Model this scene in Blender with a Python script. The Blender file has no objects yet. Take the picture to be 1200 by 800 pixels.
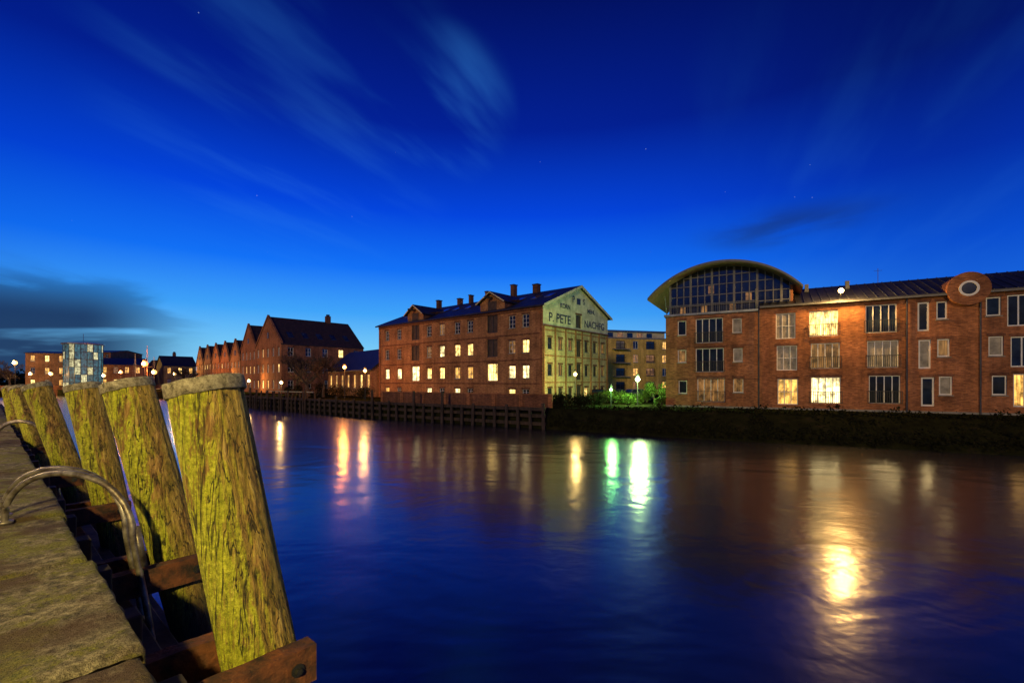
import bpy, math, random
from mathutils import Vector, Matrix, noise
random.seed(7)
F=533.0; HU=600.0; HV=447.0      # lens calibration used while surveying the site
sc=bpy.context.scene
sc.view_settings.view_transform='Standard'; sc.view_settings.look='None'; sc.view_settings.exposure=0
WATER=-4.2; QZ=-1.1; LAND=-2.4
D=Vector((-0.757,0.654)).normalized(); N=Vector((D.y,-D.x))   # quay direction / river-side normal
def nd(n,d,z=0): p=N*n+D*d; return Vector((p.x,p.y,z))

# ---------------------------------------------------------------- node helpers
def newmat(name):
    m=bpy.data.materials.new(name); m.use_nodes=True; nt=m.node_tree
    b=nt.nodes['Principled BSDF']; return m,nt,b
def nn(nt,t,**kw):
    n=nt.nodes.new(t)
    for k,v in kw.items(): setattr(n,k,v)
    return n
def setin(nt,sock,v):
    if isinstance(v,bpy.types.NodeSocket): nt.links.new(v,sock)
    else: sock.default_value=v
def M(nt,op,a,b=0.0,c=0.0,clamp=False):
    n=nt.nodes.new('ShaderNodeMath'); n.operation=op; n.use_clamp=clamp
    setin(nt,n.inputs[0],a); setin(nt,n.inputs[1],b); setin(nt,n.inputs[2],c); return n.outputs[0]
def VM(nt,op,a,b=(0,0,0)):
    n=nt.nodes.new('ShaderNodeVectorMath'); n.operation=op
    setin(nt,n.inputs[0],a); setin(nt,n.inputs[1],b)
    return n.outputs['Value'] if op in('DOT_PRODUCT','LENGTH') else n.outputs[0]
def MIX(nt,f,a,b,blend='MIX'):
    n=nt.nodes.new('ShaderNodeMix'); n.data_type='RGBA'; n.blend_type=blend
    setin(nt,n.inputs[0],f); setin(nt,n.inputs[6],a)
    setin(nt,n.inputs[7],b); return n.outputs[2]
def RAMP(nt,f,stops,interp='LINEAR'):
    n=nt.nodes.new('ShaderNodeValToRGB'); cr=n.color_ramp; cr.interpolation=interp
    cr.elements[0].position=stops[0][0]; cr.elements[0].color=(*stops[0][1],1)
    cr.elements[1].position=stops[-1][0]; cr.elements[1].color=(*stops[-1][1],1)
    for p,c in stops[1:-1]:
        e=cr.elements.new(p); e.color=(*c,1)
    setin(nt,n.inputs[0],f); return n.outputs[0]
def SMOOTH(nt,v,a,b):
    if a>b: return M(nt,'SUBTRACT',1.0,SMOOTH(nt,v,b,a))
    n=nt.nodes.new('ShaderNodeMapRange'); n.interpolation_type='SMOOTHSTEP'
    setin(nt,n.inputs[0],v); n.inputs[1].default_value=a; n.inputs[2].default_value=b; return n.outputs[0]
def NOISE(nt,vec,scale,detail=4,rough=.55,dist=0):
    n=nt.nodes.new('ShaderNodeTexNoise'); setin(nt,n.inputs['Vector'],vec)
    n.inputs['Scale'].default_value=scale; n.inputs['Detail'].default_value=detail
    n.inputs['Roughness'].default_value=rough; n.inputs['Distortion'].default_value=dist; return n.outputs[0]
def OBJ(nt): return nt.nodes.new('ShaderNodeTexCoord').outputs['Object']
def SCALE(nt,v,s):
    n=nt.nodes.new('ShaderNodeMapping'); setin(nt,n.inputs['Vector'],v); n.inputs['Scale'].default_value=s; return n.outputs[0]
def BUMP(nt,b,h,strength,dist):
    n=nt.nodes.new('ShaderNodeBump'); setin(nt,n.inputs['Height'],h); n.inputs['Strength'].default_value=abs(strength); n.invert=strength<0
    n.inputs['Distance'].default_value=dist; nt.links.new(n.outputs[0],b.inputs['Normal'])
def C(r,g,b): return (r,g,b,1)

def plain(name,c1,c2=None,scale=3,rough=.7,metal=0,bump=0,stretch=(1,1,1)):
    m,nt,b=newmat(name); c2=c2 or tuple(x*.6 for x in c1)
    v=SCALE(nt,OBJ(nt),stretch); f=NOISE(nt,v,scale,4,.6)
    nt.links.new(RAMP(nt,f,[(.35,c2),(.68,c1)]),b.inputs['Base Color'])
    b.inputs['Roughness'].default_value=rough; b.inputs['Metallic'].default_value=metal
    if bump: BUMP(nt,b,f,bump,.03)
    return m
def brick(name,c1,c2,mortar,bw=.25,rh=.083):
    m,nt,b=newmat(name); o=OBJ(nt); s=nn(nt,'ShaderNodeSeparateXYZ'); nt.links.new(o,s.inputs[0])
    c=nn(nt,'ShaderNodeCombineXYZ'); nt.links.new(M(nt,'ADD',s.outputs[0],s.outputs[1]),c.inputs[0]); nt.links.new(s.outputs[2],c.inputs[1])
    t=nn(nt,'ShaderNodeTexBrick'); nt.links.new(c.outputs[0],t.inputs['Vector'])
    t.inputs['Color1'].default_value=C(*c1); t.inputs['Color2'].default_value=C(*c2); t.inputs['Mortar'].default_value=C(*mortar)
    t.inputs['Scale'].default_value=1; t.inputs['Brick Width'].default_value=bw; t.inputs['Row Height'].default_value=rh; t.inputs['Mortar Size'].default_value=.007
    n1=NOISE(nt,o,.45,4,.6); n2=NOISE(nt,SCALE(nt,o,(1,1,2.5)),3.2,4,.75); st=NOISE(nt,SCALE(nt,o,(1.2,1.2,.12)),1.5,3,.6)
    f=M(nt,'MULTIPLY',M(nt,'ADD',.1,M(nt,'MULTIPLY',n1,1.7)),M(nt,'ADD',.1,M(nt,'MULTIPLY',n2,1.8)))
    f=M(nt,'MULTIPLY',f,M(nt,'ADD',.4,M(nt,'MULTIPLY',st,1.2)))
    mx=MIX(nt,1.0,t.outputs[0],f,'MULTIPLY'); nt.links.new(mx,b.inputs['Base Color'])
    b.inputs['Roughness'].default_value=.9; b.inputs['Specular IOR Level'].default_value=.15; return m
def lit(name,col,strength):
    m,nt,b=newmat(name); o=OBJ(nt)
    fine=NOISE(nt,SCALE(nt,o,(1,1,.07)),9,2,.6); big=NOISE(nt,o,1.6,3,.7)
    f=M(nt,'MULTIPLY',M(nt,'ADD',.35,M(nt,'MULTIPLY',SMOOTH(nt,fine,.35,.7),.65)),M(nt,'ADD',.2,M(nt,'MULTIPLY',SMOOTH(nt,big,.32,.62),1.0)))
    nt.links.new(M(nt,'MULTIPLY',f,strength),b.inputs['Emission Strength'])
    b.inputs['Emission Color'].default_value=C(*col); b.inputs['Base Color'].default_value=C(.05,.04,.03); b.inputs['Roughness'].default_value=.15
    m.cycles.emission_sampling='NONE'
    return m
def glow(name,col,strength):
    m,nt,b=newmat(name); b.inputs['Emission Color'].default_value=C(*col); b.inputs['Emission Strength'].default_value=strength
    b.inputs['Base Color'].default_value=C(.8,.8,.8); m.cycles.emission_sampling='NONE'; return m

BR=brick('red_brick',(.40,.155,.06),(.22,.08,.035),(.22,.14,.09))
BR2=brick('orange_brick',(.44,.21,.08),(.27,.115,.05),(.26,.18,.11))
BRD=brick('dark_brick',(.22,.09,.045),(.13,.05,.03),(.13,.09,.06))
BRY=brick('yellow_brick',(.70,.47,.10),(.58,.38,.08),(.4,.32,.16))
BEI=brick('pale_brick',(.56,.44,.22),(.42,.33,.17),(.42,.36,.2))
CREAM=plain('cream_paint',(.72,.66,.42),(.42,.38,.24),1.2,.8)
WHITE=plain('white_window_paint',(.75,.74,.7),(.6,.6,.56),2,.5)
DARKF=plain('dark_frame_paint',(.04,.05,.06),(.02,.02,.03),2,.5)
MULL=plain('grey_mullion_paint',(.12,.13,.14),(.07,.07,.08),2,.5)
GLASS=plain('dark_window_glass',(.02,.03,.045),(.008,.01,.015),.8,.06); 
BLUEG=plain('sky_lit_glass',(.03,.05,.08),(.01,.015,.03),.8,.03)
CURT=plain('curtained_window',(.42,.38,.30),(.14,.13,.11),1.5,.5)
L1=lit('lit_window_bright',(1,.64,.18),4.6); L2=lit('lit_window_warm',(1,.50,.10),2.1); L3=lit('lit_window_white',(1,.78,.34),4.6); L4=lit('lit_window_dim',(1,.46,.12),.38)
SLATE=plain('slate_roof',(.026,.028,.036),(.009,.010,.014),1.5,.5,0,.3)
TILE=plain('roof_tiles',(.06,.03,.02),(.018,.012,.011),2,.7,0,.3)
METAL=plain('zinc_metal',(.22,.24,.27),(.12,.13,.15),2,.35,.6)
STEEL=plain('galvanised_steel',(.30,.27,.22),(.08,.06,.045),11,.45,.6,.25)
IRON=plain('dark_iron',(.03,.03,.03),(.015,.015,.015),3,.5,.3)
DWOOD=plain('dark_timber',(.07,.045,.03),(.02,.014,.01),4,.85,0,.5,(1,1,.3))
BARK=plain('bare_bark',(.10,.07,.045),(.03,.022,.016),4,.9)
CONC=plain('concrete',(.3,.28,.24),(.16,.15,.13),2,.85,0,.3)
BROWN=plain('brown_timber_door',(.09,.06,.035),(.04,.028,.018),3,.7)

# ---------------------------------------------------------------- mesh builder
class MB:
    def __init__(s): s.v=[]; s.f=[]
    def quad(s,*p):
        i=len(s.v); s.v+= [tuple(q) for q in p]; s.f.append(tuple(range(i,i+len(p))))
    def hexa(s,c):   # c: 8 corners, 0-3 bottom ccw, 4-7 top
        i=len(s.v); s.v+=[tuple(q) for q in c]
        for f in((0,3,2,1),(4,5,6,7),(0,1,5,4),(1,2,6,5),(2,3,7,6),(3,0,4,7)): s.f.append(tuple(i+k for k in f))
    def box(s,x0,x1,y0,y1,z0,z1):
        s.hexa([(x0,y0,z0),(x1,y0,z0),(x1,y1,z0),(x0,y1,z0),(x0,y0,z1),(x1,y0,z1),(x1,y1,z1),(x0,y1,z1)])
    def tube(s,pts,rads,seg=8,cap=True):
        rings=[]
        for i,p in enumerate(pts):
            p=Vector(p); a=Vector(pts[max(i-1,0)]); b=Vector(pts[min(i+1,len(pts)-1)]); t=(b-a).normalized()
            up=Vector((0,0,1)) if abs(t.z)<.9 else Vector((1,0,0)); x=t.cross(up).normalized(); y=t.cross(x)
            r=rads[i] if isinstance(rads,(list,tuple)) else rads; base=len(s.v); rings.append(base)
            for k in range(seg):
                an=2*math.pi*k/seg; s.v.append(tuple(p+x*math.cos(an)*r+y*math.sin(an)*r))
        for a,b in zip(rings,rings[1:]):
            for k in range(seg): s.f.append((a+k,a+(k+1)%seg,b+(k+1)%seg,b+k))
        if cap: s.f.append(tuple(range(rings[0],rings[0]+seg))[::-1]); s.f.append(tuple(range(rings[-1],rings[-1]+seg)))
    def obj(s,name,mat,parent=None,smooth=False,bevel=0):
        me=bpy.data.meshes.new(name); me.from_pydata(s.v,[],s.f); me.update()
        o=bpy.data.objects.new(name,me); sc.collection.objects.link(o)
        if mat: me.materials.append(mat)
        if smooth: me.polygons.foreach_set('use_smooth',[True]*len(me.polygons))
        if parent: o.parent=parent
        if bevel:
            b=o.modifiers.new('b','BEVEL'); b.width=bevel; b.segments=2; b.limit_method='ANGLE'
        return o
def empty(name,loc=(0,0,0),rz=0):
    e=bpy.data.objects.new(name,None); sc.collection.objects.link(e); e.location=loc; e.rotation_euler=(0,0,rz); e.empty_display_size=.3; return e

class Bld:
    def __init__(s,name,O,e):
        s.O=Vector(O); s.e=Vector(e).normalized(); s.root=empty(name,(O[0],O[1],0),math.atan2(s.e.y,s.e.x)); s.g={}
    def part(s,name,mat):
        k=(name,mat.name)
        if k not in s.g: s.g[k]=(MB(),mat)
        return s.g[k][0]
    def l2w(s,x,y): 
        q=Vector((-s.e.y,s.e.x)); return s.O+s.e*x+q*y
    def finish(s):
        for (n,_),(mb,m) in s.g.items(): mb.obj(n,m,s.root)
class Panel:
    def __init__(s,b,ox,oy,ax,ay): s.b=b; s.o=Vector((ox,oy)); s.a=Vector((ax,ay)); s.n=Vector((ay,-ax))
    def pt(s,u,d,z): p=s.o+s.a*u+s.n*d; return (p.x,p.y,z)
    def box(s,part,mat,s0,s1,d0,d1,z0,z1):
        P=s.pt; s.b.part(part,mat).hexa([P(s0,d1,z0),P(s1,d1,z0),P(s1,d0,z0),P(s0,d0,z0),P(s0,d1,z1),P(s1,d1,z1),P(s1,d0,z1),P(s0,d0,z1)])
    def poly(s,part,mat,pts): s.b.part(part,mat).quad(*[s.pt(*p) for p in pts])
    def survey(s,u,v):  # sight line to facade plane -> (distance along wall, height)
        A=s.b.l2w(s.o.x,s.o.y); B=s.b.l2w(s.o.x+s.a.x,s.o.y+s.a.y); e=B-A; k=(u-HU)/F
        t=(k*A.y-A.x)/(e.x-k*e.y); Y=A.y+e.y*t; return t,(HV-v)/F*Y
    def wall(s,mat,S0,S1,z0,z1,wins,part='walls'):
        ss=sorted(set([S0,S1]+[min(max(w[i],S0),S1) for w in wins for i in(0,1)])); zs=sorted(set([z0,z1]+[min(max(w[i],z0),z1) for w in wins for i in(2,3)]))
        for a,b in zip(ss,ss[1:]):
            for c,d in zip(zs,zs[1:]):
                if b-a<1e-4 or d-c<1e-4: continue
                m=(a+b)/2; q=(c+d)/2
                if any(w[0]<m<w[1] and w[2]<q<w[3] for w in wins): continue
                s.poly(part,mat,[(a,0,c),(b,0,c),(b,0,d),(a,0,d)])
        for w in wins: s.window(*w[:4],mat,**(w[4] if len(w)>4 else {}))
    def window(s,a,b,c,d,wallmat,glass=None,frame=None,cols=2,rows=1,sill=True,rail=False,ft=.07,dep=.2,lintel=True):
        glass=glass or GLASS; frame=frame or WHITE; D0=-dep
        for q in([(a,0,c),(b,0,c),(b,D0,c),(a,D0,c)],[(a,D0,d),(b,D0,d),(b,0,d),(a,0,d)],[(a,0,c),(a,D0,c),(a,D0,d),(a,0,d)],[(b,D0,c),(b,0,c),(b,0,d),(b,D0,d)]):
            s.poly('window_reveals',wallmat,q)
        s.poly('window_glass',glass,[(a,D0+.02,c),(b,D0+.02,c),(b,D0+.02,d),(a,D0+.02,d)])
        f0,f1=D0+.025,D0+.085
        s.box('window_frames',frame,a,b,f0,f1,c,c+ft); s.box('window_frames',frame,a,b,f0,f1,d-ft,d)
        s.box('window_frames',frame,a,a+ft,f0,f1,c+ft,d-ft); s.box('window_frames',frame,b-ft,b,f0,f1,c+ft,d-ft)
        for i in range(1,cols):
            x=a+(b-a)*i/cols; s.box('window_frames',frame,x-ft*.45,x+ft*.45,f0,f1-.004,c+ft,d-ft)
        for i in range(1,rows):
            z=c+(d-c)*i/rows; s.box('window_frames',frame,a+ft,b-ft,f0,f1-.012,z-ft*.35,z+ft*.35)
        if sill: s.box('window_sills',CONC,a-.06,b+.06,.003,.08,c-.08,c-.004)
        if lintel: s.box('window_lintels',BRD,a-.1,b+.1,.003,.025,d+.004,d+.2)
        if rail:
            h=c+1.0; s.box('balcony_rails',IRON,a-.1,b+.1,.12,.16,h-.04,h); s.box('balcony_rails',IRON,a-.1,b+.1,.12,.16,c+.05,c+.09)
            k=int((b-a+.2)/.13)
            for i in range(k+1):
                x=a-.1+(b-a+.2)*i/k; s.box('balcony_rails',IRON,x-.015,x+.015,.13,.15,c+.09,h-.04)
            for x in(a-.1,b+.06): s.box('balcony_rails',IRON,x,x+.04,0.03,.12,h-.04,h)

def from_sight(name,u0,Y0,u1,Y1):
    A=Vector(((u0-HU)/F*Y0,Y0)); B=Vector(((u1-HU)/F*Y1,Y1)); b=Bld(name,A,B-A); b.L=(B-A).length; return b
def roof_gable(b,x0,x1,y0,y1,ze,zr,mat,ov=.4,axis='x',th=.18):
    m=b.part('roof',mat)
    if axis=='x':
        ym=(y0+y1)/2; sl=(zr-ze)/(ym-y0)
        for ya,sg in((y0,-1),(y1,1)):
            yo=ya+sg*ov; zo=ze-sl*ov
            m.hexa([(x0-ov,yo,zo),(x1+ov,yo,zo),(x1+ov,ym,zr),(x0-ov,ym,zr),(x0-ov,yo,zo+th),(x1+ov,yo,zo+th),(x1+ov,ym,zr+th),(x0-ov,ym,zr+th)])
    else:
        xm=(x0+x1)/2; sl=(zr-ze)/(xm-x0)
        for xa,sg in((x0,-1),(x1,1)):
            xo=xa+sg*ov; zo=ze-sl*ov
            m.hexa([(xo,y0-ov,zo),(xm,y0-ov,zr),(xm,y1+ov,zr),(xo,y1+ov,zo),(xo,y0-ov,zo+th),(xm,y0-ov,zr+th),(xm,y1+ov,zr+th),(xo,y1+ov,zo+th)])

def point(name,loc,col,power,size=.12,parent=None):
    l=bpy.data.lights.new(name,'POINT'); l.color=col; l.energy=power; l.shadow_soft_size=size
    o=bpy.data.objects.new(name,l); sc.collection.objects.link(o); o.location=loc
    if parent: o.parent=parent
    return o
def sphere(name,loc,r,mat,parent=None):
    mb=MB(); seg=12; rg=8
    for i in range(rg+1):
        t=math.pi*i/rg
        for k in range(seg): mb.v.append((loc[0]+r*math.sin(t)*math.cos(2*math.pi*k/seg),loc[1]+r*math.sin(t)*math.sin(2*math.pi*k/seg),loc[2]+r*math.cos(t)))
    for i in range(rg):
        for k in range(seg): mb.f.append((i*seg+k,(i+1)*seg+k,(i+1)*seg+(k+1)%seg,i*seg+(k+1)%seg))
    return mb.obj(name,mat,parent,True)
def street_lamp(x,y,zb,h,col=(1,.55,.16),power=300,glowS=5,r=.2,size=.2):
    e=empty('street_lamp',(x,y,zb)); mb=MB()
    mb.tube([(0,0,0),(0,0,.8),(0,0,h)],[.09,.06,.04],8); mb.tube([(0,0,h-.02),(0,0,h+.05),(0,0,h+.3)],[r*.8,r*.9,.05],10)
    mb.obj('post',IRON,e); sphere('lamp_globe',(0,0,h-r-.05),r,glow('lamp_glow',col,glowS),e)
    point('light',(0,-r-size-.05,h-r-.05),col,power,size,e); return e

# ================================================================ terrain
bank=[(330,-160),(140,-45),(60,7.5),(28.6,25.4),(11.5,34),(3,40),(-15.6,52),(-40,72),(-70,98),(-110,128),(-132,132),(-140,121.3)]
wid =[3.5,3.5,3.5,3.5,3.4,1.2,.1,.1,.1,.1,.1,.1]
fard=[(1,.1),(1,.3),(.95,.5),(.8,.7),(.65,.8),(.55,.85),(.45,.9),(.25,.97),(.05,1),(-.3,.95),(-.6,.8),(-.757,.654)]
def ground():
    mb=MB(); rows=[]
    for (x,y),w,f in zip(bank,wid,fard):
        o=Vector((.58,.81)) if x>-125 else Vector((-.757,.654))
        f=Vector(f).normalized(); p=Vector((x,y))
        r=[(p,-5.2),(p+o*w*.12,-4.15),(p+o*w*.5,-3.2),(p+o*w,LAND-.02),(p+o*(w+1),LAND),(p+o*(w+1)+f*40,LAND),(p+o*(w+1)+f*2500,LAND)]
        rows.append([(q.x,q.y,z) for q,z in r])
    for a,b in zip(rows,rows[1:]):
        for i in range(6): mb.quad(a[i],a[i+1],b[i+1],b[i])
    m,nt,b=newmat('grassy_ground'); o=OBJ(nt); f=NOISE(nt,o,1.3,5,.65)
    nt.links.new(RAMP(nt,f,[(.3,(.008,.008,.005)),(.55,(.018,.02,.008)),(.75,(.035,.028,.016))]),b.inputs['Base Color']); b.inputs['Roughness'].default_value=1; b.inputs['Specular IOR Level'].default_value=0
    mb.obj('ground',m)
ground()
# water
mb=MB(); mb.quad((-2600,-2600,WATER),(2600,-2600,WATER),(2600,2600,WATER),(-2600,2600,WATER))
m=bpy.data.materials.new('river_water'); m.use_nodes=True; nt=m.node_tree; nt.nodes.clear()
out=nn(nt,'ShaderNodeOutputMaterial'); o=OBJ(nt)
gl=nn(nt,'ShaderNodeBsdfGlossy'); gl.inputs['Roughness'].default_value=.195; gl.inputs['Color'].default_value=C(.96,.97,1)
df=nn(nt,'ShaderNodeBsdfDiffuse'); df.inputs['Color'].default_value=C(.0008,.003,.012)
fr=nn(nt,'ShaderNodeFresnel'); fr.inputs['IOR'].default_value=2.05
n1=NOISE(nt,SCALE(nt,o,(.55,.9,1)),.30,3,.5,.8); n2=NOISE(nt,o,3.0,2,.5); n3=NOISE(nt,o,1.1,2,.5,.5)
h=M(nt,'ADD',n1,M(nt,'ADD',M(nt,'MULTIPLY',n3,.16),M(nt,'MULTIPLY',n2,.07))); bp=nn(nt,'ShaderNodeBump'); nt.links.new(h,bp.inputs['Height']); bp.inputs['Strength'].default_value=.5; bp.inputs['Distance'].default_value=.13
nt.links.new(bp.outputs[0],gl.inputs['Normal'])
mx=nn(nt,'ShaderNodeMixShader'); nt.links.new(fr.outputs[0],mx.inputs[0]); nt.links.new(df.outputs[0],mx.inputs[1]); nt.links.new(gl.outputs[0],mx.inputs[2]); nt.links.new(mx.outputs[0],out.inputs[0])
mb.obj('water',m)

# ================================================================ quay (near side)
EDGE=.455
m_stone,nt,b=newmat('mossy_coping_stone'); o=OBJ(nt)
a=NOISE(nt,o,3.4,8,.75); f2=NOISE(nt,o,16,7,.8); f3=NOISE(nt,o,90,3,.7); f4=NOISE(nt,o,1.3,4,.6)
col=RAMP(nt,f2,[(.36,(.03,.024,.015)),(.5,(.20,.165,.10)),(.64,(.52,.44,.28))])
moss=RAMP(nt,f3,[(.3,(.05,.065,.006)),(.7,(.36,.33,.05))])
col=MIX(nt,SMOOTH(nt,a,.46,.56),col,moss); col=MIX(nt,M(nt,'MULTIPLY',SMOOTH(nt,f4,.48,.58),.8),col,C(.08,.034,.014))
nt.links.new(col,b.inputs['Base Color']); b.inputs['Roughness'].default_value=.85
BUMP(nt,b,M(nt,'ADD',M(nt,'MULTIPLY',f2,1),M(nt,'MULTIPLY',f3,.6)),1,.06)
q=empty('quay')
mb=MB()
d=2.40-1.45*6; CW=.62
while d<190:
    L=1.45; nx=36 if -1<d<9 else (6 if d<30 else 2); ny=18 if -1<d<9 else 3
    g=.016; base=len(mb.v)
    jz=random.uniform(-.012,.012); je=random.uniform(-.014,.014)
    for i in range(nx+1):
        for j in range(ny+1):
            dd=d+g+(L-2*g)*i/nx; n=EDGE+je-CW+CW*j/ny
            p=nd(n,dd); h=noise.noise(p*3)*.014+noise.noise(p*9)*.010+noise.noise(p*22)*.007
            z=QZ+jz+h
            if i in(0,nx): z-=.035
            if j==ny: z-=.035; n-=.012+.04*abs(noise.noise(p*7))
            p=nd(n,dd); mb.v.append((p.x,p.y,z))
    for i in range(nx):
        for j in range(ny):
            k=base+i*(ny+1)+j; mb.f.append((k,k+ny+1,k+ny+2,k+1))
    for i in range(nx):
        k=base+i*(ny+1)+ny; A=Vector(mb.v[k]); B=Vector(mb.v[k+ny+1]); mb.quad(A,B,B-Vector((0,0,.3)),A-Vector((0,0,.3)))
    for i in(0,nx):
        A=Vector(mb.v[base+i*(ny+1)]); B=Vector(mb.v[base+i*(ny+1)+ny]); mb.quad(A,B,B-Vector((0,0,.3)),A-Vector((0,0,.3)))
    d+=L
mb.obj('coping_stones',m_stone,q,True)
def ndbox(mb,n0,n1,d0,d1,z0,z1):
    c=[nd(n0,d0,z0),nd(n1,d0,z0),nd(n1,d1,z0),nd(n0,d1,z0),nd(n0,d0,z1),nd(n1,d0,z1),nd(n1,d1,z1),nd(n0,d1,z1)]; mb.hexa(c)
mb=MB(); ndbox(mb,-1,EDGE-.06,-300,186,-5.5,QZ-.10); mb.obj('quay_wall',plain('quay_wall_brick',(.09,.05,.035),(.025,.02,.015),2,.9,0,.6),q)
mb=MB(); A=[nd(EDGE-CW-.004,-300,QZ-.02),nd(EDGE-CW-.004,2500,QZ-.02),nd(-2500,2500,QZ-.02),nd(-2500,-300,QZ-.02)]; mb.quad(*A); 
A=[nd(EDGE-CW-.004,-300,QZ-.024),nd(-2500,-300,QZ-.024),nd(-2500,-2500,QZ-.024),nd(EDGE-CW,-2500,QZ-.024)]; mb.quad(*A)
mb.obj('pavement',plain('pavement_setts',(.26,.21,.13),(.06,.05,.035),6,.85,0,.6))
mb=MB(); ndbox(mb,EDGE-.04,2500,186,186.6,-5,QZ-.05); mb.obj('harbour_end_wall',BRD)

# ---- mooring posts
m_post,nt,b=newmat('weathered_post_wood'); o=OBJ(nt)
g=NOISE(nt,SCALE(nt,o,(1,1,.05)),28,6,.7,.4); g2=NOISE(nt,SCALE(nt,o,(1,1,.12)),60,4,.7); al=NOISE(nt,SCALE(nt,o,(1,1,.4)),5,7,.75); al2=NOISE(nt,o,38,5,.8)
g3=NOISE(nt,SCALE(nt,o,(1,1,.035)),17,3,.6,.6); ck=SMOOTH(nt,M(nt,'ABSOLUTE',M(nt,'SUBTRACT',g3,.5)),.018,.003)
wood=RAMP(nt,g,[(.34,(.03,.015,.005)),(.46,(.20,.10,.025)),(.58,(.42,.25,.07)),(.72,(.60,.42,.16))])
alg_lit=RAMP(nt,al2,[(.3,(.12,.14,.004)),(.5,(.42,.43,.015)),(.7,(.78,.74,.09))])
mask=M(nt,'MULTIPLY',SMOOTH(nt,al,.37,.51),M(nt,'ADD',.42,SMOOTH(nt,g2,.38,.54)),0,True)
geo=nn(nt,'ShaderNodeNewGeometry'); side=M(nt,'ADD',.22,SMOOTH(nt,VM(nt,'DOT_PRODUCT',geo.outputs['Normal'],(-.70,-.70,0)),-.2,.6))  # algae favours left-front faces, painting in the side the lamp lights
mask=M(nt,'MULTIPLY',mask,side,0,True)
col=MIX(nt,mask,wood,alg_lit); s=nn(nt,'ShaderNodeSeparateXYZ'); nt.links.new(o,s.inputs[0])
crack=M(nt,'MAXIMUM',SMOOTH(nt,g,.41,.35),ck); col=MIX(nt,M(nt,'MULTIPLY',crack,.85),col,C(.012,.007,.002))
low_dark=SMOOTH(nt,s.outputs[2],-1.5,-2.1); col=MIX(nt,low_dark,col,C(.02,.014,.008))  # posts turn dark brown towards their lower ends
nt.links.new(col,b.inputs['Base Color']); b.inputs['Roughness'].default_value=.8
BUMP(nt,b,M(nt,'SUBTRACT',M(nt,'ADD',M(nt,'MULTIPLY',g,1.8),M(nt,'MULTIPLY',al2,.6)),M(nt,'MULTIPLY',ck,.8)),1,.04)
m_band,nt,b=newmat('post_cap_metal'); o=OBJ(nt); f=NOISE(nt,o,24,6,.85)
nt.links.new(RAMP(nt,f,[(.38,(.05,.04,.025)),(.5,(.22,.19,.13)),(.64,(.40,.36,.27))]),b.inputs['Base Color']); b.inputs['Roughness'].default_value=.75; BUMP(nt,b,f,.9,.015)
rust=plain('rusty_timber_strut',(.15,.045,.014),(.018,.009,.006),9,.9,0,1)
posts=[((240,-.005,2.44),(303,-1.4,2.42),.175),((149,-.015,3.85),(207,-1.47,3.85),.172),((97,-.05,5.5),(127,-1.35,5.5),.165),((43,-.07,7.2),(77,-1.25,7.2),.165),((22,-.15,10.2),(42,-1.3,10.0),.16),((11,-.2,13.5),(20,-1.3,13.2),.16)]
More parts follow.
